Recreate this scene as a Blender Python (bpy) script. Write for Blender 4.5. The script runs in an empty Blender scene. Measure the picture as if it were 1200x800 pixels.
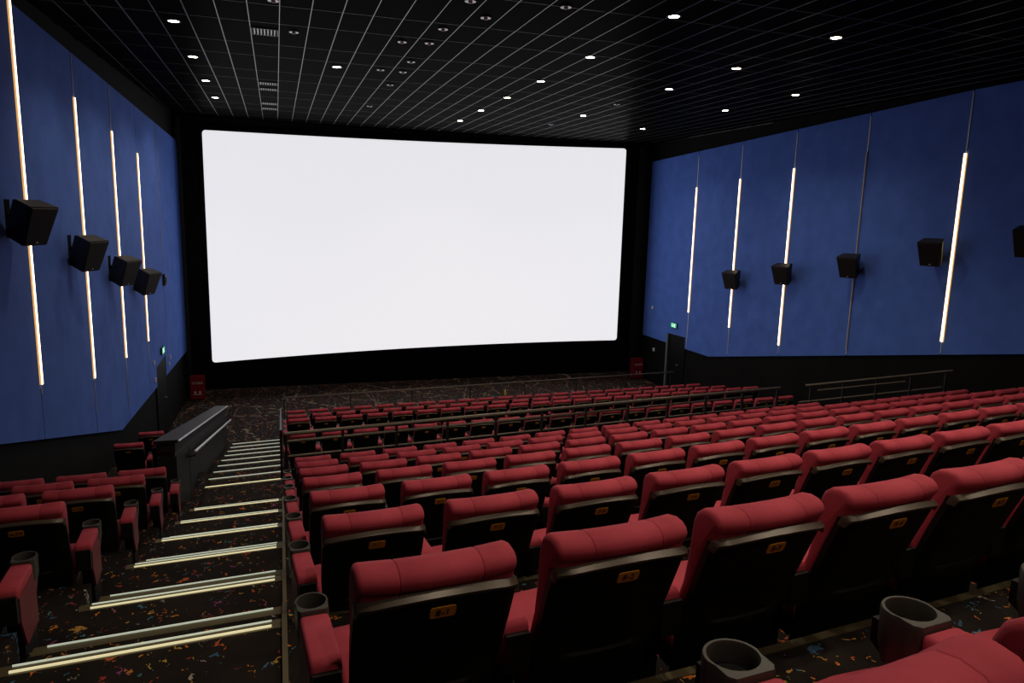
import bpy, bmesh, math, random
from mathutils import Vector, Matrix
random.seed(7)
SC = bpy.context.scene
COL = SC.collection
ZC = 6.0                      # camera height above the stage floor; scene heights below are given relative to the camera

# ------------------------------------------------------------------ camera, world, exposure, lights
cam_d = bpy.data.cameras.new('camera')
cam = bpy.data.objects.new('camera', cam_d)
COL.objects.link(cam)
YAW, PITCH, ROLL = 0.3143, 0.1705, -0.0262
cy, sy, cp, sp = math.cos(YAW), math.sin(YAW), math.cos(PITCH), math.sin(PITCH)
fwd = Vector((sy * cp, cy * cp, -sp))
right = Vector((cy, -sy, 0))
down = fwd.cross(right)
cr, sr = math.cos(ROLL), math.sin(ROLL)
r2 = cr * right + sr * down
d2 = -sr * right + cr * down
cam.matrix_world = Matrix(((r2.x, -d2.x, -fwd.x, 0), (r2.y, -d2.y, -fwd.y, 0), (r2.z, -d2.z, -fwd.z, ZC), (0, 0, 0, 1)))
cam_d.sensor_width = 36
cam_d.sensor_fit = 'HORIZONTAL'
cam_d.lens = 850 / 1200 * 36
cam_d.clip_start = 0.05
SC.camera = cam

world = bpy.data.worlds.new('world')
SC.world = world
world.use_nodes = True
world.node_tree.nodes['Background'].inputs[0].default_value = (0, 0, 0, 1)
world.node_tree.nodes['Background'].inputs[1].default_value = 0

SC.view_settings.view_transform = 'Standard'
SC.view_settings.look = 'None'
SC.view_settings.gamma = 1
SC.view_settings.use_curve_mapping = False
SC.view_settings.exposure = 0.0
SC.cycles.use_denoising = True
SC.cycles.max_bounces = 6
SC.cycles.sample_clamp_indirect = 4

SCREEN_E = 0.80               # radiance of the lit screen
STRIP_E = 5.0                 # wall light strips
STEP_E = 0.62                 # step lights
SPOT_W = 92.0                 # each recessed ceiling lamp
WARM = (1.0, 0.83, 0.64)

# ------------------------------------------------------------------ materials
def mat(name, color, rough=0.6, metal=0.0, emit=None, estr=0.0, spec=0.5, build=None, ior=1.5):
    m = bpy.data.materials.new(name)
    m.use_nodes = True
    nt = m.node_tree
    b = nt.nodes['Principled BSDF']
    b.inputs['Base Color'].default_value = (*color, 1)
    b.inputs['Roughness'].default_value = rough
    b.inputs['Metallic'].default_value = metal
    b.inputs['Specular IOR Level'].default_value = spec
    b.inputs['IOR'].default_value = ior
    if emit:
        b.inputs['Emission Color'].default_value = (*emit, 1)
        b.inputs['Emission Strength'].default_value = estr
    if build:
        build(nt, b)
    return m

def N(nt, t, **kw):
    n = nt.nodes.new(t)
    for k, v in kw.items():
        setattr(n, k, v)
    return n

def noise_tint(scale, lo, hi, bump=0.0, bscale=400):
    def f(nt, b):
        tc = N(nt, 'ShaderNodeTexCoord')
        nz = N(nt, 'ShaderNodeTexNoise'); nz.inputs['Scale'].default_value = scale; nz.inputs['Detail'].default_value = 4
        nt.links.new(tc.outputs['Object'], nz.inputs['Vector'])
        rp = N(nt, 'ShaderNodeValToRGB')
        rp.color_ramp.elements[0].position = 0.3; rp.color_ramp.elements[0].color = (*lo, 1)
        rp.color_ramp.elements[1].position = 0.7; rp.color_ramp.elements[1].color = (*hi, 1)
        nt.links.new(nz.outputs['Fac'], rp.inputs['Fac'])
        nt.links.new(rp.outputs['Color'], b.inputs['Base Color'])
        if bump:
            n2 = N(nt, 'ShaderNodeTexNoise'); n2.inputs['Scale'].default_value = bscale
            nt.links.new(tc.outputs['Object'], n2.inputs['Vector'])
            bp = N(nt, 'ShaderNodeBump'); bp.inputs['Strength'].default_value = bump; bp.inputs['Distance'].default_value = 0.002
            nt.links.new(n2.outputs['Fac'], bp.inputs['Height'])
            nt.links.new(bp.outputs['Normal'], b.inputs['Normal'])
    return f

def carpet(lines):
    def f(nt, b):
        L = nt.links.new
        tc = N(nt, 'ShaderNodeTexCoord')
        wp = N(nt, 'ShaderNodeTexNoise'); wp.inputs['Scale'].default_value = 22; wp.inputs['Detail'].default_value = 5
        L(tc.outputs['Object'], wp.inputs['Vector'])
        mx = N(nt, 'ShaderNodeVectorMath', operation='MULTIPLY_ADD')
        L(wp.outputs['Color'], mx.inputs[0]); mx.inputs[1].default_value = (0.16, 0.16, 0.16)
        L(tc.outputs['Object'], mx.inputs[2])
        cur = None
        base = N(nt, 'ShaderNodeValToRGB')
        base.color_ramp.elements[0].position = .35; base.color_ramp.elements[0].color = (.0085, .0064, .0056, 1)
        base.color_ramp.elements[1].position = .75; base.color_ramp.elements[1].color = (.021, .0155, .013, 1)
        bn = N(nt, 'ShaderNodeTexNoise'); bn.inputs['Scale'].default_value = 3; bn.inputs['Detail'].default_value = 6
        L(tc.outputs['Object'], bn.inputs['Vector']); L(bn.outputs['Fac'], base.inputs['Fac'])
        cur = base.outputs['Color']
        pal = [(.55, .20, .03), (.42, .05, .04), (.50, .33, .05), (.45, .10, .03), (.06, .20, .27), (.48, .25, .05), (.28, .06, .20), (.34, .30, .26), (.60, .17, .03), (.05, .12, .22)]
        for sc, thr, keep, off in ((7.0, .042, .70, 0.0), (16.0, .020, .66, 3.3), (34.0, .0115, .45 if lines else .62, 8.1)):
            mp = N(nt, 'ShaderNodeMapping'); mp.inputs['Location'].default_value = (off, off * 1.7, 0); mp.inputs['Scale'].default_value = (1.0, 0.8, 0.001)
            L(mx.outputs[0], mp.inputs['Vector'])
            v = N(nt, 'ShaderNodeTexVoronoi'); v.inputs['Scale'].default_value = sc
            L(mp.outputs[0], v.inputs['Vector'])
            sep = N(nt, 'ShaderNodeSeparateColor'); L(v.outputs['Color'], sep.inputs[0])
            rp = N(nt, 'ShaderNodeValToRGB'); rp.color_ramp.interpolation = 'CONSTANT'
            e = rp.color_ramp.elements
            while len(e) < len(pal): e.new(0.5)
            for i, c in enumerate(pal):
                e[i].position = i / len(pal); e[i].color = (*c, 1)
            L(sep.outputs[0], rp.inputs['Fac'])
            # blob mask = distance below thr*scale AND random cell kept
            dm = N(nt, 'ShaderNodeMath', operation='LESS_THAN'); L(v.outputs['Distance'], dm.inputs[0]); dm.inputs[1].default_value = thr * sc * .62
            km = N(nt, 'ShaderNodeMath', operation='GREATER_THAN'); L(sep.outputs[1], km.inputs[0]); km.inputs[1].default_value = keep
            am = N(nt, 'ShaderNodeMath', operation='MULTIPLY'); L(dm.outputs[0], am.inputs[0]); L(km.outputs[0], am.inputs[1])
            mm = N(nt, 'ShaderNodeMixRGB'); L(am.outputs[0], mm.inputs[0]); L(cur, mm.inputs[1]); L(rp.outputs[0], mm.inputs[2])
            cur = mm.outputs[0]
        if lines:
            for rot, sc in ((0.6, 0.75), (-0.75, 0.6)):
                mp = N(nt, 'ShaderNodeMapping'); mp.inputs['Rotation'].default_value = (0, 0, rot); mp.inputs['Scale'].default_value = (sc, sc * .5, 0.001)
                L(mx.outputs[0], mp.inputs['Vector'])
                v = N(nt, 'ShaderNodeTexVoronoi', feature='DISTANCE_TO_EDGE'); v.inputs['Scale'].default_value = 1.4
                L(mp.outputs[0], v.inputs['Vector'])
                dm = N(nt, 'ShaderNodeMath', operation='LESS_THAN'); L(v.outputs['Distance'], dm.inputs[0]); dm.inputs[1].default_value = .008
                bk = N(nt, 'ShaderNodeTexNoise'); bk.inputs['Scale'].default_value = 5
                L(tc.outputs['Object'], bk.inputs['Vector'])
                bm_ = N(nt, 'ShaderNodeMath', operation='GREATER_THAN'); L(bk.outputs['Fac'], bm_.inputs[0]); bm_.inputs[1].default_value = .5
                am = N(nt, 'ShaderNodeMath', operation='MULTIPLY'); L(dm.outputs[0], am.inputs[0]); L(bm_.outputs[0], am.inputs[1])
                mm = N(nt, 'ShaderNodeMixRGB'); L(am.outputs[0], mm.inputs[0]); L(cur, mm.inputs[1]); mm.inputs[2].default_value = (.22, .175, .12, 1)
                cur = mm.outputs[0]
        L(cur, b.inputs['Base Color'])
        n2 = N(nt, 'ShaderNodeTexNoise'); n2.inputs['Scale'].default_value = 260
        L(tc.outputs['Object'], n2.inputs['Vector'])
        bp = N(nt, 'ShaderNodeBump'); bp.inputs['Strength'].default_value = .5; bp.inputs['Distance'].default_value = .004
        L(n2.outputs['Fac'], bp.inputs['Height']); L(bp.outputs['Normal'], b.inputs['Normal'])
    return f

M = dict(
    red=mat('red_upholstery', (.40, .045, .070), .8, build=noise_tint(9, (.36, .038, .060), (.44, .052, .080), .25, 700), spec=.25),
    maroon=mat('maroon_panel', (.16, .012, .02), .55),
    shell=mat('black_moulded_shell', (.006, .006, .006), .5, build=noise_tint(6, (.0045, .0045, .0045), (.0085, .0085, .0085), .3, 900), ior=1.3),
    trim=mat('dark_bronze_trim', (.080, .062, .045), .36, 0.2),
    cup=mat('grey_plastic_cup', (.045, .042, .036), .38),
    black=mat('black_paint', (.008, .008, .009), .55),
    pan=mat('black_underside', (.008, .008, .008), .6),
    plate=mat('amber_plate', (.62, .26, .02), .4),
    ink=mat('black_ink', (.012, .008, .005), .6),
    carpet=mat('speckled_carpet', (.02, .015, .015), .95, build=carpet(False), spec=.15),
    carpet_front=mat('lined_carpet', (.02, .015, .015), .95, build=carpet(True), spec=.15),
    nosing=mat('bronze_nosing', (.13, .105, .055), .45, .4),
    steplight=mat('step_light_yellow', (.8, .75, .5), .5, emit=(1.0, .90, .52), estr=STEP_E),
    steplight2=mat('step_light_pale', (.8, .8, .7), .5, emit=(.80, .92, .74), estr=STEP_E * .62),
    blue=mat('blue_acoustic_fabric', (.095, .20, .68), .9, build=noise_tint(2.2, (.085, .18, .62), (.105, .22, .74), .4, 500), spec=.15),
    wallblack=mat('black_wall', (.006, .006, .006), .85, build=noise_tint(1.5, (.0045, .0045, .0045), (.0075, .007, .0065)), ior=1.2),
    screenwall=mat('black_masking', (.003, .003, .003), .95, ior=1.05),
    screen=mat('lit_screen', (.7, .7, .7), .9, emit=(.965, .965, 1.0), estr=SCREEN_E, spec=0),
    led=mat('warm_led', (.9, .8, .6), .5, emit=(1.0, .80, .52), estr=STRIP_E),
    ledhalo=mat('amber_led_halo', (.8, .5, .2), .5, emit=(1.0, .52, .17), estr=.75),  # amber glow imitating the halo beside the lit strips
    channel=mat('grey_aluminium', (.55, .53, .5), .4, .6),
    unlit=mat('unlit_diffuser', (.5, .45, .38), .5),
    tile=mat('black_metal_tile', (.005, .005, .005), .42, build=noise_tint(.8, (.004, .004, .0042), (.007, .007, .007)), ior=1.016),
    slab=mat('black_ceiling_void', (.004, .004, .004), .8, ior=1.05),
    runner=mat('steel_runner', (.22, .22, .22), .34, 1.0),
    joint=mat('dark_runner', (.11, .11, .11), .45, .8),
    lamp=mat('lamp_glass', (1, .9, .7), .4, emit=(1.0, .83, .58), estr=38),
    housing=mat('lamp_housing', (.03, .03, .03), .5),
    white=mat('white_plastic', (.75, .75, .75), .45),
    pale=mat('pale_print', (.7, .7, .68), .5),
    speaker=mat('black_speaker', (.014, .013, .012), .5, build=noise_tint(30, (.010, .010, .009), (.02, .018, .016))),
    grille=mat('speaker_grille', (.018, .017, .016), .7),
    rail=mat('dark_steel_rail', (.13, .115, .095), .4, .6),
    post=mat('black_steel_post', (.02, .02, .02), .5, .3),
    parapet=mat('charcoal_parapet', (.016, .016, .017), .55, build=noise_tint(2, (.013, .013, .014), (.019, .019, .020)), ior=1.3),
    steel=mat('brushed_steel', (.5, .5, .5), .35, .9),
    firered=mat('fire_box_red', (.20, .006, .016), .5),
    green=mat('exit_green', (.02, .5, .25), .5, emit=(.05, .80, .38), estr=.55),
    figure=mat('exit_figure', (.8, 1, .9), .5, emit=(.75, 1, .85), estr=.8),
    door=mat('black_door', (.004, .004, .004), .6, ior=1.2),
    jamb=mat('grey_jamb', (.16, .23, .22), .5, .3),
    yellow=mat('yellow_plastic', (.7, .45, .03), .4),
)

# ------------------------------------------------------------------ mesh helpers
class B:
    def __init__(s): s.v = []; s.f = []
    def add(s, vs, fs):
        o = len(s.v); s.v += [tuple(v) for v in vs]; s.f += [tuple(i + o for i in f) for f in fs]; return s
    def box(s, x0, x1, y0, y1, z0, z1):
        return s.add([(x0, y0, z0), (x1, y0, z0), (x1, y1, z0), (x0, y1, z0), (x0, y0, z1), (x1, y0, z1), (x1, y1, z1), (x0, y1, z1)],
                     [(3, 2, 1, 0), (4, 5, 6, 7), (0, 1, 5, 4), (1, 2, 6, 5), (2, 3, 7, 6), (3, 0, 4, 7)])
    def loft(s, rings, closed=True, cap=True):
        n = len(rings[0]); vs = [p for r in rings for p in r]; fs = []
        for i in range(len(rings) - 1):
            for j in range(n if closed else n - 1):
                k = (j + 1) % n
                fs.append((i * n + j, i * n + k, (i + 1) * n + k, (i + 1) * n + j))
        if cap and closed:
            fs.append(tuple(range(n - 1, -1, -1))); fs.append(tuple(range((len(rings) - 1) * n, len(rings) * n)))
        return s.add(vs, fs)
    def prism(s, poly, axis, a, b):
        def P(p, t):
            return {'x': (t, p[0], p[1]), 'y': (p[0], t, p[1]), 'z': (p[0], p[1], t)}[axis]
        return s.loft([[P(p, a) for p in poly], [P(p, b) for p in poly]])
    def tube(s, pts, r, n=8):
        pts = [Vector(p) for p in pts]; rings = []
        for i, p in enumerate(pts):
            d = (pts[min(i + 1, len(pts) - 1)] - pts[max(i - 1, 0)]).normalized()
            u = d.cross(Vector((0, 0, 1)))
            if u.length < 1e-4: u = Vector((1, 0, 0))
            u.normalize(); w = d.cross(u)
            rings.append([p + r * (math.cos(2 * math.pi * k / n) * u + math.sin(2 * math.pi * k / n) * w) for k in range(n)])
        return s.loft(rings)
    def cyl(s, c, r, z0, z1, n=16, r1=None):
        r1 = r if r1 is None else r1
        return s.loft([[(c[0] + q * math.cos(2 * math.pi * k / n), c[1] + q * math.sin(2 * math.pi * k / n), z) for k in range(n)] for q, z in ((r, z0), (r1, z1))])
    def mesh(s, name, m, smooth=False, angle=35):
        me = bpy.data.meshes.new(name)
        me.from_pydata(s.v, [], s.f)
        bm = bmesh.new(); bm.from_mesh(me)
        bmesh.ops.recalc_face_normals(bm, faces=bm.faces)
        if smooth:
            for f in bm.faces: f.smooth = True
            for e in bm.edges:
                if len(e.link_faces) == 2 and e.calc_face_angle(0) > math.radians(angle): e.smooth = False
        bm.to_mesh(me); bm.free()
        me.materials.append(M[m])
        return me

def link(name, data, parent=None, loc=(0, 0, 0), rz=0.0):
    o = bpy.data.objects.new(name, data)
    COL.objects.link(o)
    o.location = loc
    o.rotation_euler = (0, 0, rz)
    if parent: o.parent = parent
    return o
def put(name, b, m, parent=None, loc=(0, 0, 0), rz=0.0, smooth=False):
    return link(name, b.mesh(name, m, smooth), parent, loc, rz)
TEXTS = {}
def text_mesh(name, body, size, m, ext=.0005):
    k = (body, size, m)
    if k not in TEXTS:
        fc = bpy.data.curves.new(name, 'FONT'); fc.body = body; fc.size = size; fc.align_x = 'CENTER'; fc.align_y = 'CENTER'; fc.resolution_u = 2; fc.extrude = ext
        o = bpy.data.objects.new(name, fc); COL.objects.link(o)
        dg = bpy.context.evaluated_depsgraph_get(); me = bpy.data.meshes.new_from_object(o.evaluated_get(dg)); me.name = name
        bpy.data.objects.remove(o); bpy.data.curves.remove(fc)
        me.materials.clear(); me.materials.append(M[m]); TEXTS[k] = me
    return TEXTS[k]
def tag(o, label=None, cat=None, group=None, kind=None):
    if label: o['label'] = label
    if cat: o['category'] = cat
    if group: o['group'] = group
    if kind: o['kind'] = kind
    return o
def thing(name, label, cat, loc=(0, 0, 0), rz=0.0, group=None):
    return tag(link(name, None, None, loc, rz), label, cat, group)
def struct(name, b, m, smooth=False):
    return tag(put(name, b, m, smooth=smooth), kind='structure')
ORD = 'zeroth first second third fourth fifth sixth seventh eighth ninth tenth eleventh twelfth thirteenth fourteenth fifteenth sixteenth seventeenth eighteenth nineteenth twentieth twenty-first twenty-second twenty-third twenty-fourth twenty-fifth'.split()
Z = lambda z: z + ZC

# ------------------------------------------------------------------ layout numbers
def off(x):                       # rows of the right block run slightly askew of the screen
    return .072 * x + .0061 * x * x if x < 3.5 else .3267 + .115 * (x - 3.5)
def dof(x): return .072 + .0122 * x if x < 3.5 else .115
ROWY = {-1: .575, 0: 1.844, **{r: 3.229 + 1.3053 * (r - 1) for r in range(1, 7)}}
FLZ = {-1: -1.60, 0: -1.96, **{r: -2.392 - .378 * (r - 1) for r in range(1, 7)}}
EDGE = {-2: .62, -1: 1.96, **{r: 3.41 + 1.3053 * r for r in range(0, 7)}}
LAND_Z = FLZ[6]                   # cross aisle level
WL = lambda y: -2.85 - .03 * (24.7 - y)
WR = lambda y: 13.3 - .01 * (24.7 - y)
CEIL = 2.75
FLOOR = -6.0

# ------------------------------------------------------------------ floors
def plat(x0, x1, yb, yf, z, m='carpet', thick=.7, nx=1):
    """slab whose back and front edges follow functions of x"""
    b = B(); xs = [x0 + (x1 - x0) * i / nx for i in range(nx + 1)]
    rings = [[(x, yb(x), Z(z)), (x, yf(x), Z(z)), (x, yf(x), Z(z - thick)), (x, yb(x), Z(z - thick))] for x in xs]
    b.loft(rings)
    return struct('floor', b, m)

plat(-3.6, 13.6, lambda x: 11.2, lambda x: 26.2, FLOOR, 'carpet_front', .3)      # stage floor
RX0 = .0
for r in range(-2, 6):
    z = FLZ.get(r, -1.21)
    back = (lambda x: -2.6) if r == -2 else (lambda x, e=EDGE[r - 1]: e + off(x))
    fl = plat(RX0, 13.4, back, (lambda x, e=EDGE[r]: e + off(x)), z, nx=14)
    # bronze edge on the platform front
    b = B(); xs = [RX0 + .02 + (13.2 - RX0) * i / 14 for i in range(15)]
    b.loft([[(x, EDGE[r] + off(x) - .035, Z(z) + .004), (x, EDGE[r] + off(x) + .004, Z(z) + .004), (x, EDGE[r] + off(x) + .004, Z(z) - .03), (x, EDGE[r] + off(x) - .035, Z(z) - .002)] for x in xs])
    put('nosing', b, 'nosing', fl)
# last row of the upper block and the cross aisle share one level
plat(RX0, 13.4, lambda x: EDGE[5] + off(x), lambda x: 11.75 + .085 * x, LAND_Z, nx=14)
# left block platforms
LOFF = lambda x: .20 + .07 * (x + 1.5)
LX0, LX1 = -3.75, -1.20
for r in range(-2, 6):
    z = FLZ.get(r, -1.21)
    back = (lambda x: -2.6) if r == -2 else (lambda x, e=EDGE[r - 1]: e + LOFF(x))
    plat(LX0, LX1, back, (lambda x, e=EDGE[r]: e + LOFF(x)), z)
plat(LX0, LX1, lambda x: EDGE[5] + LOFF(x), lambda x: 12.4, LAND_Z)
fl = plat(LX0, LX1, lambda x: 12.4, lambda x: 15.0, -4.95)
b = B(); b.box(-2.50, -2.05, 12.30, 12.36, Z(LAND_Z), Z(LAND_Z) + .012); put('light_strip', b, 'steplight2', fl)
plat(LX0, LX1, lambda x: 15.0, lambda x: 16.6, -5.40)

# aisle: full tread per row and a half step before the next row
AX0, AX1 = -1.20, .0
SK = .075
def strip(parent, y, z, w, m, dy=0.0, x0=-1.13, x1=-.075):
    b = B(); b.loft([[(x, y + SK * x + dy - w, Z(z) + .002), (x, y + SK * x + dy, Z(z) + .002), (x, y + SK * x + dy, Z(z) + .012), (x, y + SK * x + dy - w, Z(z) + .012)] for x in (x0, x1)])
    put('light_strip', b, m, parent)
def nose(parent, y, z):
    b = B(); b.loft([[(x, y + SK * x - .065, Z(z) + .001), (x, y + SK * x + .006, Z(z) + .004), (x, y + SK * x + .006, Z(z) - .035), (x, y + SK * x - .065, Z(z) - .004)] for x in (AX0 + .01, AX1 - .005)])
    put('nosing', b, 'nosing', parent)
AE = {-2: .81, -1: 2.115, **{r: 3.42 + 1.3053 * r for r in range(0, 6)}}
for r in range(-2, 6):
    z = FLZ.get(r, -1.21)
    if r == -2: yb = -2.6
    else: yb = AE[r - 1] + .46
    f1 = plat(AX0, AX1, (lambda x, e=yb: e + SK * x), (lambda x, e=AE[r]: e + SK * x), z)
    nose(f1, AE[r], z)
    strip(f1, AE[r], z, .0065, 'steplight', -.046)
    strip(f1, AE[r], z, .004, 'steplight2', -.003)
    if r < 5:
        f2 = plat(AX0, AX1, (lambda x, e=AE[r]: e + SK * x), (lambda x, e=AE[r] + .46: e + SK * x), z - .19)
        nose(f2, AE[r] + .46, z - .19)
        strip(f2, AE[r] + .46, z - .19, .005, 'steplight2', -.006)
f2 = plat(AX0, AX1, (lambda x: AE[5] + SK * x), (lambda x: AE[5] + .46 + SK * x), (FLZ[5] + LAND_Z) / 2)
nose(f2, AE[5] + .46, (FLZ[5] + LAND_Z) / 2)
f2 = plat(AX0, AX1, (lambda x: AE[5] + .46 + SK * x), (lambda x: 11.77 + .1 * x), LAND_Z)
LE = [11.79 + .888 * k for k in range(9)]
RZ = (FLOOR - LAND_Z) / 9
SKs, SK = SK, .1
nose(f2, LE[0], LAND_Z); strip(f2, LE[0], LAND_Z, .016, 'steplight', -.006, -1.17, -.05)
for k in range(1, 9):
    z = LAND_Z + RZ * k
    f3 = plat(-1.30, .0, (lambda x, e=LE[k - 1]: e + SK * x), (lambda x, e=LE[k]: e + SK * x), z, 'carpet', .5)
    nose(f3, LE[k], z); strip(f3, LE[k], z, .015, 'steplight2', -.006, -1.20, -.05)
SK = SKs
# lower seating platforms
LOW = [(13.07, -4.94), (15.80, -5.42), (17.33, -5.75)]
LS = .05
plat(.0, 13.4, lambda x: 11.75 + .085 * x, lambda x: 15.55 + LS * x, -4.94, thick=1.0)
plat(.0, 13.4, lambda x: 15.55 + LS * x, lambda x: 17.1 + LS * x, -5.42, thick=.5)
plat(.0, 13.4, lambda x: 17.1 + LS * x, lambda x: 18.4 + LS * x, -5.75, thick=.22)
# grey stringer along the aisle's right side
tr = B(); seq = []
for r in range(-1, 6):
    tr.box(-.028, -.004, AE[r - 1] + .46, AE[r], Z(FLZ[r]) - .0, Z(FLZ[r]) + .03)
    if r < 5: tr.box(-.028, -.004, AE[r], AE[r] + .46, Z(FLZ[r] - .19), Z(FLZ[r] - .19) + .03)
o = struct('trim_1', tr, 'nosing')

# ------------------------------------------------------------------ ceiling
b = B(); b.box(-4.6, 14.2, -2.8, 26.2, Z(CEIL + .03), Z(CEIL + .25))
ceil = struct('ceiling', b, 'slab')
CX = [-.7235 + .423 * k for k in range(-6, 34)]
CYs = sorted([11.03 + 2.52 * k for k in range(-5, 6)] + [12.06 + 2.52 * k for k in range(-5, 6)])
cells = []
for j in range(len(CYs) - 1):
    for i in range(len(CX) - 1):
        xc, yc = (CX[i] + CX[i + 1]) / 2, (CYs[j] + CYs[j + 1]) / 2
        if yc > 24.6 or xc < WL(yc) + .25 or xc > WR(yc) - .25: continue
        # angle right of the view axis, to rank the tiles in view by size
        d = Vector((xc, yc, CEIL)); q = (d.dot(right), d.dot(fwd), d.dot(-down))
        inview = q[1] > .5 and abs(q[0] / q[1]) < .73 and q[2] / q[1] < .52
        cells.append((0 if inview else 1, d.length, xc, yc, CYs[j + 1] - CYs[j]))
cells.sort()
tm = {}
rest = B()
def tile_b(h, bb=None, xc=0, yc=0, z=0.0):
    bb = bb or B(); a, g = .423 / 2 - .007, h / 2 - .006
    return bb.loft([[(xc - a, yc - g, z + .012), (xc + a, yc - g, z + .012), (xc + a, yc + g, z + .012), (xc - a, yc + g, z + .012)],
                    [(xc - a + .004, yc - g + .004, z), (xc + a - .004, yc - g + .004, z), (xc + a - .004, yc + g - .004, z), (xc - a + .004, yc + g - .004, z)]])
for n, (_, _, xc, yc, h) in enumerate(cells):
    if n < 300:
        k = round(h, 2)
        if k not in tm: tm[k] = tile_b(h).mesh('ceiling_tile', 'tile')
        link('ceiling_tile', tm[k], ceil, (xc, yc, Z(CEIL) + random.uniform(0, .004)))
    else:
        tile_b(h, rest, xc, yc, Z(CEIL))
o = put('ceiling_tiles', rest, 'tile', ceil); o['kind'] = 'stuff'
for x in CX:
    y1 = 24.6
    if x < WL(12) or x > WR(24): continue
    b = B(); b.box(x - .005, x + .005, -2.6, y1, Z(CEIL) - .004, Z(CEIL) + .02)
    put('ceiling_runner', b, 'runner', ceil)
for y in CYs:
    if y > 24.6: continue
    b = B(); b.box(WL(y), WR(y), y - .005, y + .005, Z(CEIL) - .001, Z(CEIL) + .02)
    put('cross_runner', b, 'joint', ceil)

# ------------------------------------------------------------------ walls
def wall(name, fx, s):
    b = B(); t = .25 * s
    b.loft([[(fx(y), y, Z(FLOOR - .3)), (fx(y), y, Z(CEIL + .03)), (fx(y) + t, y, Z(CEIL + .03)), (fx(y) + t, y, Z(FLOOR - .3))] for y in (-2.7, 26.0)])
    return struct(name, b, 'wallblack')
wl = wall('wall_left', WL, -1)
wr = wall('wall_right', WR, 1)
b = B(); b.box(-3.2, 13.7, 25.75, 26.0, Z(FLOOR - .3), Z(CEIL + .03)); wf = struct('wall_front', b, 'screenwall')
b = B(); b.box(-4.4, 14.0, -2.95, -2.7, Z(FLOOR - .3), Z(CEIL + .03)); struct('wall_back', b, 'wallblack')

def panels(parent, fx, s, ys, topf, botf, notch=None):
    """blue fabric panels between the light strips; s = +1 faces right"""
    for y0, y1 in zip(ys[:-1], ys[1:]):
        a, c = y0 + .012, y1 - .012
        cuts = sorted({a, c} | {k for k in (15.8, 20.0) if a < k < c})
        lo = [(k, botf(k)) for k in cuts]
        if notch and y0 < notch[1] and y1 > notch[0]:
            n0, n1, zt0, zt1 = notch
            lo2 = [p for p in lo if p[0] < n0] + ([(n0, botf(n0)), (n0, zt0)] if n0 > a else [(a, zt0)])
            lo2 += ([(n1, zt1), (n1, botf(n1))] + [p for p in lo if p[0] > n1]) if n1 < c else [(c, zt1)]
            lo = lo2
        poly = lo + [(c, topf(c)), (a, topf(a))]
        b = B()
        b.loft([[(fx(y) + s * d, y, Z(z)) for y, z in poly] for d in (.002, .045)])
        put('wall_panel', b, 'blue', parent)
LYS = [-2.6, .4, 3.2, 6.0, 8.7, 11.42, 14.05, 16.46, 18.76, 21.22, 24.6]
RYS = [-2.6, .4, 3.2, 6.0, 8.7, 11.42, 14.05, 16.58, 18.98, 21.38, 24.6]
ltop = lambda y: 2.57 - .0440 * (y - 11.4) if y > 8.5 else 2.69
rtop = lambda y: min(2.72, 2.72 - .0430 * (y - 10.6))
lbot = lambda y: -2.90 - .2655 * (y - 10) if y < 15.8 else -4.44
rbot = lambda y: -2.27 - .1975 * (y - 9.69) if y < 20.08 else -4.32
panels(wl, WL, 1, LYS, ltop, lbot, (19.6, 20.93, -3.95, -3.88))
panels(wr, WR, -1, RYS, rtop, rbot, (21.5, 22.70, -3.93, -3.96))

# light strips on the walls: full height channel with a lit length
def wall_strip(fx, s, y, z0, z1, c0, c1, label, lit=True):
    t = thing('wall_light_strip', label, 'light strip', (fx(y) + s * .05, y, Z(z0)), 0, 'vertical light strips on the blue walls')
    b = B(); b.box(-.048 if s > 0 else -.005, .005 if s > 0 else .048, -.011, .011, c0 - z0, c1 - z0); put('channel', b, 'channel', t)
    w = .024 if lit else .014
    b = B(); b.box(-.004, .024, -w, w, 0, z1 - z0) if s > 0 else b.box(-.024, .004, -w, w, 0, z1 - z0)
    df = put('diffuser', b, 'led' if lit else 'unlit', t)
    if lit:
        for e in (-1, 1):
            b = B(); q = sorted((e * w, e * (w + .014))); b.box(*((-.004, .018) if s > 0 else (-.018, .004)), q[0], q[1], 0, z1 - z0)
            put('halo_edge', b, 'ledhalo', df)  # strip halo built as a glowing sliver on each side
wall_strip(WL, 1, 11.42, -2.48, 2.57, -2.62, 2.58, 'lit vertical strip behind the largest speaker on the left blue wall')
wall_strip(WL, 1, 14.05, -2.98, 1.74, -3.6, 2.44, 'lit vertical strip behind the second left speaker from the camera')
wall_strip(WL, 1, 16.46, -3.08, 1.45, -4.1, 2.33, 'lit vertical strip behind the third left speaker from the camera')
wall_strip(WL, 1, 18.76, -3.13, 1.19, -3.6, 1.22, 'lit vertical strip behind the left speaker nearest the screen')
t = thing('wall_joint_strip', 'thin unlit metal joint strip on left wall nearest the screen', 'trim strip', (WL(21.22) + .05, 21.22, Z(-1.5)))
b = B(); b.box(-.048, .004, -.008, .008, 0, 3.6); put('channel', b, 'unlit', t)
wall_strip(WR, -1, 11.42, -2.33, 1.47, -2.58, 2.66, 'lit vertical strip on right wall nearest the camera, widest one')
wall_strip(WR, -1, 14.05, -2.98, 1.70, -3.1, 2.5, 'unlit grey vertical strip among lit strips on the right wall', False)
wall_strip(WR, -1, 16.58, -3.32, 1.45, -3.58, 2.38, 'lit vertical strip behind the second smallest speaker on right wall')
wall_strip(WR, -1, 18.98, -3.19, 1.27, -4.03, 2.26, 'lit vertical strip behind the smallest speaker on right wall')
wall_strip(WR, -1, 21.38, -3.04, 1.09, -4.25, 2.1, 'lit vertical strip on right wall nearest the screen, above the door')

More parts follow.
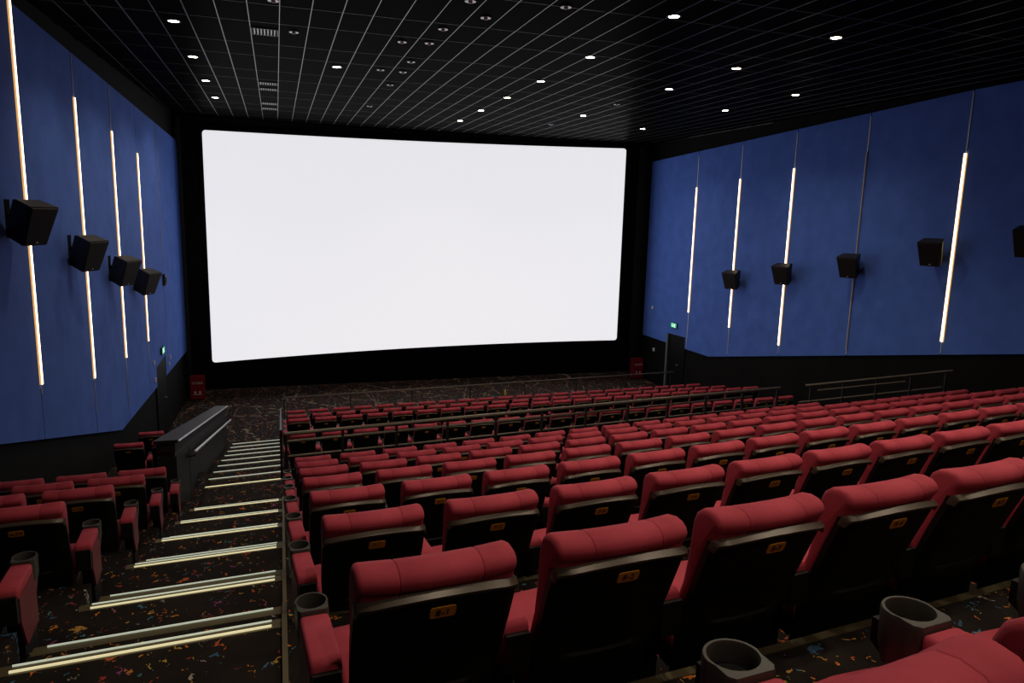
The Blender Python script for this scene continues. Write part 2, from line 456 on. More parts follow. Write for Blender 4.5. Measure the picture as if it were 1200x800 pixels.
# ------------------------------------------------------------------ doors and front corners
b = B(); b.loft([[(WL(y) + d, y, Z(z)) for y, z in ((19.6, FLOOR), (19.6, -3.97), (20.92, -3.9), (20.92, FLOOR))] for d in (.004, .03)]); o = struct('door_1', b, 'door')
b = B(); b.box(WL(20.5) + .03, WL(20.5) + .07, 20.6, 20.72, Z(-5.0), Z(-4.96)); put('door_handle', b, 'steel', o)
b = B(); b.loft([[(WR(y) - d, y, Z(z)) for y, z in ((21.52, FLOOR), (21.52, -3.95), (22.62, -3.98), (22.62, FLOOR))] for d in (.004, .03)]); o = struct('door_2', b, 'door')
b = B(); b.box(WR(22.65) - .09, WR(22.65) - .002, 22.62, 22.70, Z(FLOOR), Z(-3.95)); put('door_jamb', b, 'jamb', o)
b = B(); b.box(WR(21.9) - .08, WR(21.9) - .03, 21.86, 21.98, Z(-5.0), Z(-4.96)); put('door_handle', b, 'steel', o)

def exit_sign(loc, s, label):
    t = thing('exit_sign', label, 'exit sign', loc)
    b = B(); b.box(-.02, .02, -.2, .2, -.09, .09); put('housing', b, 'housing', t)
    b = B(); b.box(s * .021 - .002, s * .021 + .002, -.18, .18, -.075, .075); put('panel', b, 'green', t)
    b = B(); x0, x1 = s * .026 - .001, s * .026 + .001
    b.box(x0, x1, -.10, -.02, -.06, .06)
    b.prism([(.02, -.055), (.05, -.055), (.07, -.01), (.09, -.05), (.115, -.045), (.085, .03), (.06, .035), (.03, .0)], 'x', x0, x1)
    b.prism([(.075 + .018 * math.cos(a), .055 + .018 * math.sin(a)) for a in [k * math.pi / 4 for k in range(8)]], 'x', x0, x1)
    put('pictogram', b, 'figure', t)
exit_sign((WL(20.4) + .07, 20.4, Z(-3.66)), 1, 'green lit exit sign above the door in the left blue wall')
exit_sign((WR(22.25) - .07, 22.25, Z(-3.62)), -1, 'green lit exit sign above the door in the right blue wall')

t = thing('wall_sounder', 'small black box on left wall between last speaker and screen', 'wall box', (WL(21.19) + .05, 21.19, Z(-2.05)))
b = B(); b.box(-.05, .06, -.11, .11, 0, .3); put('body', b, 'speaker', t)
b = B(); b.box(.06, .075, -.06, .06, .05, .22); put('face', b, 'grille', t)
for y, z in ((19.25, -3.75), (19.3, -4.2), (21.3, -4.2), (21.5, -4.05)):
    t = tag(put('wall_switch', B().box(-.012, .02, -.035, .035, -.05, .05), 'white', None, (WL(y) + (.06 if z > -4.43 else .014), y, Z(z))), 'tiny pale switch plate ' + {19.25: 'high left of the left wall door', 19.3: 'low left of the left wall door', 21.3: 'low right of the left wall door', 21.5: 'high right of the left wall door'}[y], 'switch', 'switch plates beside the left door')
for y, z in ((23.9, -3.2), (23.7, -4.75)):
    t = tag(put('wall_switch', B().box(-.02, .012, -.05, .05, -.06, .06), 'white', None, (WR(y) - (.06 if z > -4.3 else .014), y, Z(z))), 'small pale switch plate %s the screen beyond the right door' % ('high by' if z > -4 else 'low by'), 'switch')

# ------------------------------------------------------------------ screen
def screen_pt(u, v, d=0.0):
    """u,v in 0..1; the screen is a concave sheet, slightly askew"""
    xl, xr, yl, yr = -2.06, 12.18, 24.38, 24.62
    x = xl + (xr - xl) * u; y = yl + (yr - yl) * u + .67 * 4 * u * (1 - u) + d
    zt = 2.33 + (2.54 - 2.33) * u; zb = -4.82 + (4.82 - 4.52) * u
    return (x, y, Z(zb + (zt - zb) * v))
def rrect(nu, nv):
    pass
t = thing('projection_screen', 'huge blank white curved cinema screen lit on the front wall', 'screen', (5.06, 25.1, Z(-4.6)))
inv = Vector((-5.06, -25.1, -Z(-4.6)))
b = B(); NU, NV = 48, 14; vs = []; fs = []
R = .10
for j in range(NV + 1):
    for i in range(NU + 1):
        v = j / NV
        hz = v * 7.15; e = min(hz, 7.15 - hz); ins = R - math.sqrt(max(0, R * R - (R - e) ** 2)) if e < R else 0
        u0 = ins / 14.2
        vs.append(Vector(screen_pt(u0 + (1 - 2 * u0) * i / NU, v)) + inv)
# add close rows near top and bottom for the rounded corners
rows = [0, .0015, .004, .008, .014] + [k / 12 for k in range(1, 12)] + [1 - .014, 1 - .008, 1 - .004, 1 - .0015, 1]
vs = []
for v in rows:
    e = min(v, 1 - v) * 7.15; ins = R - math.sqrt(max(0, R * R - (R - e) ** 2)) if e < R else 0
    for i in range(NU + 1): vs.append(Vector(screen_pt(ins / 14.2 + (1 - 2 * ins / 14.2) * i / NU, v)) + inv)
for j in range(len(rows) - 1):
    for i in range(NU): fs.append((j * (NU + 1) + i, j * (NU + 1) + i + 1, (j + 1) * (NU + 1) + i + 1, (j + 1) * (NU + 1) + i))
b.add(vs, fs); put('screen_sheet', b, 'screen', t)
b = B()
for k in (0, 1):
    b.loft([[Vector(screen_pt(i / NU * 1.03 - .015, q, d)) + inv for q, d in ((k + (-.03 if k == 0 else .0), .10), (k + (0 if k == 0 else .03), .10), (k + (0 if k == 0 else .03), .22), (k + (-.03 if k == 0 else 0), .22))] for i in range(NU + 1)])
for u0, u1 in ((-.012, .004), (.996, 1.012)):
    b.loft([[Vector(screen_pt(u, v, .1 if k < 2 else .2)) + inv for k, u in enumerate((u0, u1, u1, u0))] for v in (-.02, 1.02)])
put('frame', b, 'screenwall', t)

# ------------------------------------------------------------------ fire boxes
def fire_box(x, y, label, rz):
    t = thing('extinguisher_box', label, 'fire box', (x, y, Z(FLOOR)), rz)
    b = B(); b.box(-.21, .21, -.13, .13, .04, .78); put('body', b, 'firered', t)
    b = B(); b.box(-.19, .19, -.11, .11, 0, .04); put('base', b, 'black', t)
    b = B(); b.box(-.195, .195, -.142, -.131, .07, .75); f = put('front_door', b, 'firered', t)
    o = link('lettering', text_mesh('lettering', '灭火器箱', .082, 'pale', .001), f, (0, -.144, .56)); o.rotation_euler = (math.pi / 2, 0, 0)
    b = B()
    for sx in (-.07, .07):
        b.cyl((sx, 0), .03, -.001, .001, 12)
    b.box(-.12, .12, -.075, -.055, -.001, .001)
    o = put('pictogram', b, 'pale', f, (0, -.144, .27)); o.rotation_euler = (math.pi / 2, 0, 0)
fire_box(-2.52, 24.4, 'red fire extinguisher box left of the screen', 0)
fire_box(13.0, 24.45, 'red fire extinguisher box right of the screen', 0)

t = thing('floor_marker', 'tiny yellow bottle standing on the carpet before the screen', 'bottle', (7.25, 22.9, Z(FLOOR)))
b = B(); b.loft([[(q * math.cos(k * math.pi / 5), q * math.sin(k * math.pi / 5), z) for k in range(10)] for q, z in ((.03, 0), (.034, .02), (.034, .13), (.014, .165), (.014, .185))]); put('bottle', b, 'yellow', t)
b = B(); b.cyl((0, 0), .017, .185, .205, 10); put('cap', b, 'white', t)

# ------------------------------------------------------------------ speakers
def speaker(fx, s, y, z, label, h=.52, w=.48, d=.30):
    t = thing('wall_speaker', label, 'speaker', (fx(y), y, Z(z)), 0, 'speakers on the blue walls')
    cab = bpy.data.objects.new('cabinet', None)
    # wedge cabinet: front face larger than the back, tipped downwards; built facing +x then turned
    def ring(x, hw, z0, z1): return [(x, -hw, z0), (x, hw, z0), (x, hw, z1), (x, -hw, z1)]
    b = B(); tz = lambda x, wt, wb, z0, z1: [(x, -wb, z0), (x, wb, z0), (x, wt, z1), (x, -wt, z1)]
    b.loft([tz(0, w * .36, w * .30, -h * .44, h * .46), tz(d * .2, w * .40, w * .33, -h * .47, h * .5), tz(d, w * .5, w * .41, -h * .5, h * .5)])
    g = B(); g.loft([tz(d + .002, w * .47, w * .385, -h * .47, h * .47), tz(d + .02, w * .46, w * .375, -h * .46, h * .46)])
    bd = B(); bd.cyl((0, 0), .02, 0, .006, 10)
    rot = Matrix.Rotation(math.radians(21), 4, 'Y')
    turn = Matrix.Rotation(math.radians(-24 if s > 0 else 180 + 24), 4, 'Z')
    mtx = Matrix.Translation((s * .16, 0, 0)) @ turn @ rot
    for nm, bb, m in (('cabinet', b, 'speaker'), ('grille', g, 'grille')):
        o = put(nm, bb, m, t); o.matrix_local = mtx
        if nm == 'grille':
            lg = B(); lg.box(d + .021, d + .024, -.02, .02, -h * .42, -h * .39); o2 = put('badge', lg, 'white', o)
    b = B(); b.box(min(.0, s * .05), max(.0, s * .05), -.09, .09, -.26, .22); b.tube([(s * .04, 0, .0), (s * .20, 0, .0)], .03)
    put('bracket', b, 'slab', t)
for y, z, n in ((10.78, -.17, 'largest black speaker on left wall, nearest the camera'), (13.25, -.69, 'second black speaker from the camera on left wall'), (15.68, -1.16, 'third black speaker from the camera on left wall'), (17.72, -1.56, 'smallest black speaker on left wall, nearest the screen')):
    speaker(WL, 1, y, z, n)
for y, z, n in ((18.72, -1.63, 'smallest black speaker on right wall, nearest the screen'), (16.42, -1.27, 'second black speaker from the screen on right wall'), (14.02, -.88, 'third black speaker from the screen, by the unlit strip'), (11.76, -.44, 'black speaker just left of the widest right strip'), (9.72, -.14, 'black speaker cut by right picture edge')):
    speaker(WR, -1, y, z, n)

# ------------------------------------------------------------------ ceiling fittings
RAYN = [0]
def downlight(x, y, label):
    t = thing('downlight', label, 'ceiling light', (x, y, Z(CEIL)), 0, 'recessed ceiling downlights')
    b = B(); n = 20
    rr = lambda q, z: [(q * math.cos(2 * math.pi * k / n), q * math.sin(2 * math.pi * k / n), z) for k in range(n)]
    b.loft([rr(.085, .0), rr(.105, -.004), rr(.105, -.010), rr(.078, -.012), rr(.074, .004)], cap=False); put('ring', b, 'housing', t, smooth=True)
    b = B(); b.cyl((0, 0), .072, -.010, -.004, n); put('lamp', b, 'lamp', t)
    ld = bpy.data.lights.new('downlight_lamp', 'SPOT'); ld.energy = SPOT_W; ld.color = WARM; ld.spot_size = math.radians(134); ld.spot_blend = .9; ld.shadow_soft_size = .07
    lo = bpy.data.objects.new('downlight_lamp', ld); COL.objects.link(lo); lo.parent = t; lo.location = (0, 0, -.09)
LINES = {'line above the left aisle': (-1.38, [12.5, 15.18, 17.8, 20.33]), 'line right of the screen centre': (5.24, [9.35, 12.16, 14.66, 16.97, 19.29, 21.62]),
         'second line from the right wall': (8.0, [9.41, 11.9, 14.3, 18.88]), 'line nearest the right wall': (10.74, [13.7, 16.32, 20.68])}
for nm, (x, ys) in LINES.items():
    for k, y in enumerate(ys): downlight(x, y, f'small lit downlight, {ORD[k + 1]} from the camera in the {nm}')
downlight(1.19, 14.98, 'small lit downlight standing alone above the left part of screen')
for x, nm in ((1.19, 'left seats'), (3.9, 'seats left of centre'), (5.24, 'middle seats'), (8.0, 'right seats')):  # unseen downlights added outside the frame to light the near rows
    for k, y in enumerate((6.9, 4.4, 1.9, -.6) if x in (1.19, 5.24) else (6.9, 4.4, 1.9)): downlight(x, y, f'downlight {ORD[k + 1]} out of view, added to light the {nm}')

def vent(x0, x1, y0, y1, label):
    t = thing('ceiling_vent', label, 'vent', ((x0 + x1) / 2, (y0 + y1) / 2, Z(CEIL)))
    w, d = (x1 - x0) / 2, (y1 - y0) / 2
    b = B(); b.box(-w, w, -d, -d + .02, -.012, 0); b.box(-w, w, d - .02, d, -.012, 0); b.box(-w, -w + .02, -d, d, -.012, 0); b.box(w - .02, w, -d, d, -.012, 0)
    put('frame', b, 'joint', t)
    n = 7
    for k in range(n):
        xx = -w + .03 + (2 * w - .06) * (k + .5) / n
        b = B(); b.loft([[(xx - .010, q, -.014), (xx - .004, q, -.014), (xx + .012, q, -.002), (xx + .006, q, -.002)] for q in (-d + .02, d - .02)])
        put('slat', b, 'channel', t)
vent(-.30, .11, 12.42, 12.86, 'slatted ceiling vent nearest the camera between the bright runners')
vent(-.30, .11, 17.42, 17.75, 'slatted ceiling vent, second from the camera')
vent(-.30, .11, 18.25, 18.55, 'slatted ceiling vent, third from the camera')
vent(-.30, .11, 20.6, 20.95, 'slatted ceiling vent, fourth from the camera')
vent(-.30, .11, 21.6, 21.95, 'slatted ceiling vent nearest the screen')
def detector(x, y, label, ring=False):
    t = thing('smoke_detector', label, 'detector', (x, y, Z(CEIL)), 0, 'small white ceiling detectors')
    n = 14; rr = lambda q, z: [(q * math.cos(2 * math.pi * k / n), q * math.sin(2 * math.pi * k / n), z) for k in range(n)]
    b = B(); b.loft([rr(.075, 0), rr(.075, -.014), rr(.03, -.014)]); put('base', b, 'steel', t, smooth=True)
    b = B(); b.loft([rr(.03, -.014), rr(.028, -.03), rr(.015, -.036)]); put('sensor', b, 'white', t, smooth=True)
DET = [(.34, 12.45, 'right of the nearest vent'), (.04, 10.76, 'at the top edge of the picture above the vents'), (2.02, 12.39, 'in front of the twin detectors'),
       (2.45, 12.3, 'paired beside another near top centre'), (2.46, 11.31, 'below the topmost ring fittings'), (2.88, 10.44, 'right of the centre fittings, ringed'), (2.48, 9.75, 'topmost near centre at picture edge'),
       (2.43, 13.89, 'fourth down the centre run'), (2.45, 14.93, 'fifth down the centre run'), (2.43, 16.49, 'sixth down the centre run'), (2.01, 14.9, 'beside the centre run'),
       (2.4, 19.93, 'farthest down the centre run'), (7.9, 21.09, 'before the far right screen corner'), (7.94, 16.69, 'between right hand downlights'), (3.72, 9.51, 'right of top centre fittings')]
for x, y, n in DET: detector(x, y, 'small white ceiling detector ' + n)

# ------------------------------------------------------------------ parapet by the lower stairs
t = thing('parapet', 'black half wall with sloping cap along the lower aisle stairs', 'half wall', (-1.44, 10.0, Z(LAND_Z)))
def P(x, y, z): return (x + 1.44, y - 10.0, z - LAND_Z)
def pz(y): return -3.10 - (y - 9.95) * .209
b = B(); b.loft([[P(x, 9.98, LAND_Z), P(x, 9.98, pz(9.98) - .10), P(x, 18.85, pz(18.85) - .10), P(x, 18.85, FLOOR), P(x, 11.8, FLOOR), P(x, 11.8, LAND_Z)] for x in (-1.56, -1.33)]); put('body', b, 'parapet', t)
b = B(); b.loft([[P(x, 9.99, pz(9.99) - .10), P(x, 9.99, pz(9.99) - .03), P(x, 18.85, pz(18.85) - .03), P(x, 18.85, pz(18.85) - .10)] for x in (-1.54, -1.35)]); put('recess', b, 'black', t)
b = B(); b.loft([[P(x, 9.92, pz(9.92) + .09), P(x, 9.92, pz(9.92) + .13), P(x, 18.95, pz(18.95) + .13), P(x, 18.95, pz(18.95) + .09)] for x in (-1.59, -1.30)])
b2 = B(); b2.loft([[P(x, 9.95, pz(9.95) - .03), P(x, 9.95, pz(9.95) + .09), P(x, 18.9, pz(18.9) + .09), P(x, 18.9, pz(18.9) - .03)] for x in (-1.555, -1.335)]); put('upper_body', b2, 'parapet', t)
cap = put('cap', b, 'parapet', t)
b = B(); b.tube([P(-1.296, 9.93, pz(9.93) + .112), P(-1.296, 18.93, pz(18.93) + .112)], .016, 6); put('edge_strip', b, 'steel', cap)
b = B(); b.tube([P(-1.20, 10.79, -3.42), P(-1.20, 18.4, -5.08)], .024, 10); hr = put('handrail', b, 'steel', t, smooth=True)
for k in range(5):
    y = 11.0 + k * 1.75; z = -3.42 - (y - 10.79) * .218
    b = B(); b.tube([P(-1.20, y, z - .01), P(-1.22, y, z - .07), P(-1.33, y, z - .08)], .012, 6); put('bracket', b, 'post', hr)
b = B(); b.box(*[-1.345 + 1.44, -1.325 + 1.44], 11.30 - 10, 11.33 - 10, 0.02, pz(11.3) - .1 - LAND_Z); put('panel_joint', b, 'black', t)

# ------------------------------------------------------------------ railings
def rail_y(x): return 11.82 + .062 * x
def railing_front():
    t = thing('guard_railing', 'long dark railing of three bars across the middle of the seating', 'railing', (0, 0, Z(LAND_Z)))
    def Q(x, z): return (x, rail_y(x), z - LAND_Z)
    def bar(nm, z, x0, x1, r, m='rail'):
        b = B(); n = 8
        b.tube([Q(x0 + (x1 - x0) * k / n, z + .014 * (x0 + (x1 - x0) * k / n)) for k in range(n + 1)], r); put(nm, b, m, t, smooth=True)
    bar('top_rail', -3.55, .03, 10.0, .034)
    bar('middle_rail', -3.68, .04, 9.3, .024)
    bar('lower_rail', -3.93, .06, 10.2, .020)
    bar('bottom_rail', -4.16, .06, 10.2, .012, 'post')
    for k in range(12):
        x = .05 + k * .9
        b = B(); b.box(x - .022, x + .022, rail_y(x) - .022, rail_y(x) + .022, 0.0, .74 + .014 * x); b.box(x - .05, x + .05, rail_y(x) - .05, rail_y(x) + .05, -.0, .012)
        put('post', b, 'post', t)
railing_front()
t = thing('ramp_railing', 'dark railing rising to the right beneath the right blue wall', 'railing', (0, 0, Z(LAND_Z)))
def seg(nm, a, c, r, n=2):
    b = B(); b.tube([(a[0], a[1], a[2] - LAND_Z), (c[0], c[1], c[2] - LAND_Z)], r); put(nm, b, 'rail', t, smooth=True)
A, C = (10.75, 12.55, -3.42), (13.02, 11.0, -2.86)
seg('top_rail', A, C, .024)
seg('middle_rail', (10.95, 12.4, -3.50), (12.3, 11.45, -3.15), .018)
seg('lower_rail', (10.65, 12.6, -3.80), (12.9, 11.1, -3.22), .018)
for k in range(5):
    f = .04 + k * .23; p = [A[i] + (C[i] - A[i]) * f for i in range(3)]
    b = B(); b.box(p[0] - .018, p[0] + .018, p[1] - .018, p[1] + .018, 0.0, p[2] - LAND_Z); put('post', b, 'post', t)
t = thing('front_railing', 'thin long rail in front of the first row before the screen', 'railing', (0, 0, Z(FLOOR)))
b = B(); b.tube([(.03, 19.75, 1.02), (.06, 19.8, 1.06), (12.4, 20.75, 1.06)], .022); put('top_rail', b, 'rail', t, smooth=True)
for k in range(8):
    x = .06 + k * 1.75; y = 19.8 + .077 * (x - .06)
    b = B(); b.box(x - .015, x + .015, y - .015, y + .015, 0, 1.05); put('post', b, 'post', t)
t = thing('stair_handrail', 'dark handrail with posts down the right side of the lower stairs', 'handrail', (0, 0, Z(LAND_Z)))
b = B(); b.tube([(-.03, 12.05, .72), (-.03, 19.55, .72 - 7.5 * .2137)], .02); put('top_rail', b, 'post', t, smooth=True)
for k in range(5):
    y = 12.1 + k * 1.8; zt = .72 - (y - 12.05) * .2137
    fz = RZ * sum(1 for e in LE if e < y + .03)
    b = B(); b.box(-.048, -.012, y - .018, y + .018, fz, zt); put('post', b, 'post', t)

# ------------------------------------------------------------------ the cinema seat
SHP = [(.205, .03), (.200, .25), (.180, .38), (.135, .50), (.090, .62), (.045, .74), (.000, .85), (-.018, .905)]
def shp(z):
    for (y0, z0), (y1, z1) in zip(SHP[:-1], SHP[1:]):
        if z <= z1: return y0 + (y1 - y0) * (z - z0) / (z1 - z0)
    return SHP[-1][0] + (z - SHP[-1][1]) * -.33
def m_backrest():
    prof = [(.215, .40), (.155, .50), (.110, .62), (.065, .74), (.022, .85), (.012, .895), (.004, .915), (-.008, .930), (-.010, .948), (.000, .965), (.022, .978),
            (.060, .982), (.098, .973), (.126, .950), (.140, .915), (.147, .86), (.160, .77), (.185, .66), (.224, .56), (.270, .47), (.282, .43), (.265, .40)]
    n = len(prof); nor = []
    for i in range(n):
        a, c = prof[i - 1], prof[(i + 1) % n]
        d = Vector((c[0] - a[0], c[1] - a[1])).normalized(); nor.append((d.y, -d.x))
    # orientation: make normals point outwards
    area = sum(prof[i][0] * prof[(i + 1) % n][1] - prof[(i + 1) % n][0] * prof[i][1] for i in range(n))
    sg = 1 if area > 0 else -1
    st = [(-.272, .024), (-.269, .013), (-.263, .005), (-.252, .001), (-.20, 0), (-.145, 0), (-.142, .0008), (-.140, .0030), (-.138, .0008), (-.135, 0), (-.05, -.001), (.05, -.001),
          (.135, 0), (.138, .0008), (.140, .0030), (.142, .0008), (.145, 0), (.20, 0), (.252, .001), (.263, .005), (.269, .013), (.272, .024)]
    rings = []
    for x, d in st:
        rg = []
        for (py, pz), (ny, nz) in zip(prof, nor):
            dd = d if (pz > .84 or abs(x) > .2) else min(d, 0.001)
            k = .94 + .06 * min(1, max(0, (pz - .45) / .4))
            rg.append((x * k * .885, py - sg * ny * dd + .022 * (x / .25) ** 2, pz - sg * nz * dd))
        rings.append(rg)
    return B().loft(rings).mesh('backrest', 'red', True, 50)
def m_shell():
    b = B(); nx = 12; zs = [.03, .10, .25, .38, .46, .50, .51, .62, .74, .80, .85, .88]
    fr, bk = [], []
    for j, z in enumerate(zs + [None]):
        for i in range(nx + 1):
            u = -1 + 2 * i / nx; x = .246 * u
            zz = (.905 - .024 * u * u) if z is None else min(z, .905 - .024 * u * u - .004 * (len(zs) - j))
            x *= (.90 + .10 * min(1, max(0, (zz - .3) / .4)))
            ed = max(0, abs(u) - .86) / .14
            y = shp(zz) + .030 * u * u * min(1, (zz + .1) / .7) + .018 * ed * ed + (.010 if .505 < zz < .70 and abs(u) < .80 else 0)
            fr.append((x, y, zz)); bk.append((x, y + .028, zz))
    n = nx + 1; m = len(zs) + 1; fs = []
    for s_, o in ((1, 0), (0, len(fr))):
        for j in range(m - 1):
            for i in range(nx):
                fs.append(tuple(o + q for q in (j * n + i, j * n + i + 1, (j + 1) * n + i + 1, (j + 1) * n + i)))
    L_ = len(fr)
    bd = [i for i in range(n)] + [j * n + nx for j in range(1, m)] + [(m - 1) * n + i for i in range(nx - 1, -1, -1)] + [j * n for j in range(m - 2, 0, -1)]
    for a, c in zip(bd, bd[1:] + bd[:1]): fs.append((a, c, L_ + c, L_ + a))
    b.add(fr + bk, fs)
    return b.mesh('back_shell', 'shell', True, 40)
def m_trim():
    b = B(); rings = []
    pts = [-1.0, -.985] + [-.96 + 1.92 * k / 14 for k in range(15)] + [.985, 1.0]
    for u in pts:
        x = .2465 * u; zt = .905 - .024 * u * u; e = max(0, abs(u) - .955) / .045; ed = max(0, abs(u) - .86) / .14
        y = shp(.9) + .030 * u * u + .018 * ed * ed + .004 * e
        dz = -.022 * e
        rings.append([(x, y - .005, zt - .014 + dz), (x, y - .010, zt - .003 + dz * .6), (x, y + .012, zt + .011 + dz * .3), (x, y + .030, zt - .010 + dz)])
    b.loft(rings)
    return b.mesh('shell_trim', 'trim', True, 45)
def m_plate():
    b = B(); pts = []
    for cx, cz, a0 in ((.029, .012, 0), (-.029, .012, 90), (-.029, -.012, 180), (.029, -.012, 270)):
        for k in range(4):
            a = math.radians(a0 + k * 30); pts.append((cx + .010 * math.cos(a), cz + .010 * math.sin(a)))
    b.prism(pts, 'z', 0, .004)
    return b.mesh('number_plate', 'plate')
def m_cushion():
    prof = [(.235, .355), (.60, .345), (.655, .355), (.675, .385), (.675, .430), (.655, .462), (.60, .474), (.45, .468), (.30, .455), (.235, .45)]
    b = B(); rings = []
    for x, d in ((-.235, .022), (-.230, .010), (-.218, .002), (-.15, 0), (.0, -.004), (.15, 0), (.218, .002), (.230, .010), (.235, .022)):
        rings.append([(x, py + (d if py < .4 else -d), pz + (d if pz < .40 else -d)) for py, pz in prof])
    return b.loft(rings).mesh('seat_cushion', 'red', True, 50)
def m_pan():
    b = B(); b.prism([(.24, .30), (.28, .26), (.55, .29), (.62, .352), (.24, .352)], 'x', -.215, .215)
    b.prism([(.24, .0), (.36, .0), (.36, .05), (.33, .10), (.32, .28), (.26, .28), (.25, .10), (.24, .05)], 'x', -.06, .06)
    return b.mesh('seat_base', 'pan')
def m_arm():
    b = B(); b.prism([(.24, .0), (.56, .0), (.56, .03), (.52, .06), (.50, .46), (.60, .53), (.60, .596), (.20, .596), (.20, .50), (.27, .44), (.28, .06), (.24, .03)], 'x', -.033, .033)
    b.box(-.042, .042, .155, .215, .48, .612)
    return b.mesh('armrest', 'shell')
def m_pad():
    b = B(); prof = [(.175, .596), (.465, .596), (.465, .630), (.455, .638), (.21, .645), (.185, .640), (.175, .625)]
    rings = [[(x, py + (d if py < .3 else -d), pz - (d if pz > .6 else 0)) for py, pz in prof] for x, d in ((-.048, .010), (-.043, .002), (-.036, 0), (.036, 0), (.043, .002), (.048, .010))]
    return b.loft(rings).mesh('arm_pad', 'red', True, 50)
def m_cup():
    b = B(); n = 28; cyy = .535
    def dshape(q, z, sc=1.0):
        out = []
        for k in range(n):
            a = 2 * math.pi * k / n; c, s_ = math.cos(a), math.sin(a)
            if s_ >= -0.15: x, y = q * c, q * s_ * 1.05
            else:
                m_ = max(abs(c), abs(s_)); x, y = q * c / m_ * .92, q * s_ / m_ * 1.2
            out.append((x * sc, cyy + y * sc, z))
        return out
    def circ(q, z, dy=0): return [(q * math.cos(2 * math.pi * k / n), cyy + dy + q * 1.06 * math.sin(2 * math.pi * k / n), z) for k in range(n)]
    b.loft([dshape(.046, .50), dshape(.055, .55), dshape(.057, .640), dshape(.055, .648), circ(.049, .648), circ(.047, .642), circ(.045, .590), circ(.035, .588), circ(.032, .525)])
    return b.mesh('cup_holder', 'cup', True, 40)
def m_side():
    b = B(); b.prism([(.20, .46), (.27, .31), (.50, .31), (.50, .46), (.56, .52), (.56, .585), (.20, .585)], 'x', -.006, .006)
    return b.mesh('side_panel', 'maroon')
MS = dict(backrest=m_backrest(), back_shell=m_shell(), shell_trim=m_trim(), number_plate=m_plate(), seat_cushion=m_cushion(), seat_base=m_pan(), armrest=m_arm(), arm_pad=m_pad(), cup_holder=m_cup(), side_panel=m_side())
TILT = math.atan(.42)
def add_arm(t, x, side=0):
    a = link('armrest', MS['armrest'], t, (x, 0, 0))
    link('arm_pad', MS['arm_pad'], a); link('cup_holder', MS['cup_holder'], a)
    if side: link('side_panel', MS['side_panel'], a, (side * .040, 0, 0))
def seat(x, y, z, rz, label, group, text=None, arms=(-1,), aisle=0, detail=2, cat='seat', armx=.305):
    t = thing('cinema_seat', label, cat, (x, y, Z(z)), rz, group)
    link('backrest', MS['backrest'], t)
    sh = link('back_shell', MS['back_shell'], t)
    link('shell_trim', MS['shell_trim'], sh)
    link('seat_cushion', MS['seat_cushion'], t)
    link('seat_base', MS['seat_base'], t)
    if detail >= 1:
        p = link('number_plate', MS['number_plate'], t, (0, shp(.842) - .002, .842)); p.rotation_euler = (math.pi / 2 + TILT, 0, 0)
        if text and detail >= 2:
            link('seat_number', text_mesh('seat_number', text, .034, 'ink'), p, (0, 0, .0048))
    for s in arms: add_arm(t, s * armx, s if s == aisle else 0)
    return t

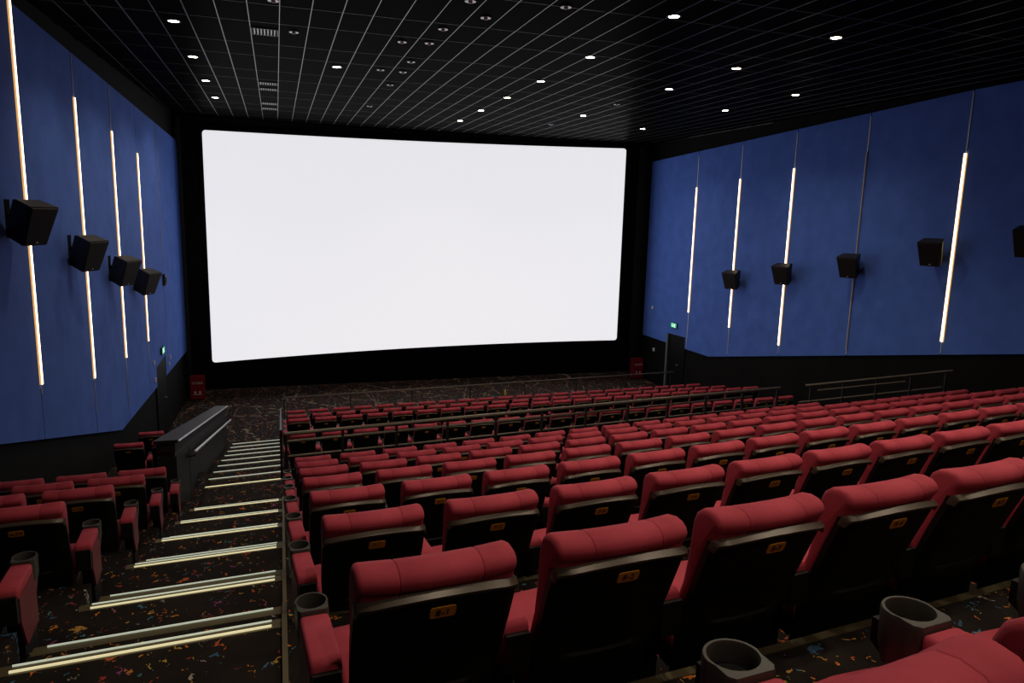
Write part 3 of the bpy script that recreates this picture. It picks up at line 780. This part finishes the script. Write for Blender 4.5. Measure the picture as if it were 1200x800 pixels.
RD = {-1: 'rearmost row by the camera', 0: 'nearest full row', 1: 'second full row', 2: 'third full row', 3: 'fourth full row', 4: 'fifth full row', 5: 'sixth full row', 6: 'seventh row before the railing'}
X0R = {-1: .82, 0: .435, 1: .425, 2: .415, 3: .405, 4: .405, 5: .405, 6: .405}
NSEAT = {0: 7, 1: 11, 2: 15, 3: 18, 4: 20, 5: 20, 6: 16}
for i in range(5):
    x = X0R[-1] + .56 * i
    t = seat(x, ROWY[-1] + off(x), FLZ[-1], math.atan(dof(x)), f'red seat, {ORD[i + 2]} from the aisle in the {RD[-1]}, right block', 'seats of the rearmost row', f'9-{i + 2}', armx=.184, arms=(1,)); t.scale = (.95, 1, 1)
    for c in t.children:
        if c.name.startswith('armrest'): c.scale = (1.30, 1.12, 1)
        if c.name.startswith('seat_cushion'): c.scale = (.72, 1, 1)
for r in range(0, 7):
    for i in range(NSEAT[r]):
        x = X0R[r] + .6 * i + (0 if i else -.012)
        lab = f'red seat numbered {8 - r}-{i + 1}, {ORD[i + 1]} from the aisle in the {RD[r]}, right block' if r < 2 else f'red seat, {ORD[i + 1]} from the aisle in the {RD[r]} of right block'
        seat(x, ROWY[r] + off(x), FLZ[r], math.atan(dof(x)), lab, f'seats of the {RD[r]}', f'{8 - r}-{i + 1}' if r < 5 else None,
             arms=(-1, 1) if i == NSEAT[r] - 1 else (-1,), aisle=-1 if i == 0 else 0, detail=2 if r < 5 else 1)
LD = ['top row just beyond the railing', 'second row beyond the railing', 'third row beyond the railing', 'front row by the stage floor']
for k, (y0, z0) in enumerate([(13.07, -4.94), (15.80, -5.42), (17.33, -5.75), (18.67, -6.0)]):
    for i in range(20 if k == 0 else 22):
        x = .35 + .57 * i
        t = seat(x, y0 + LS * x, z0, LS, f'small red seat, {ORD[i + 1]} from the aisle in the {LD[k]}', f'lower seats of the {LD[k]}', None, detail=1, arms=(-1,) if i else (-1,), aisle=-1 if i == 0 else 0)
        t.scale = (.925, 1, 1)
LR = {1: 'nearest left row, cut by the picture edge', 2: 'second left row', 3: 'third left row', 4: 'fourth left row', 5: 'fifth left row by the half wall'}
for r in range(1, 6):
    for i in range(3):
        x = -1.52 - .6 * i; y = ROWY[r] + .20 + .07 * (x + 1.5)
        seat(x, y, FLZ[r], .07, f'red seat, {ORD[i + 1]} from the aisle in the {LR[r]}', f'seats of the {LR[r]}', f'{8 - r}-{24 + i}' if r < 5 else None, arms=(1,), aisle=1 if i == 0 else 0)
for k, (y0, z0, n) in enumerate(((13.2, -4.95, 2), (15.4, -5.40, 2))):
    for i in range(n):
        x = -1.92 - .58 * i
        t = seat(x, y0, z0, .02, f'dark red seat, {ORD[i + 1]} from the half wall in the {"nearer" if k == 0 else "farther"} lower left row', 'lower left seats behind the half wall', None, detail=1, arms=(1,))
        t.scale = (.93, 1, 1)
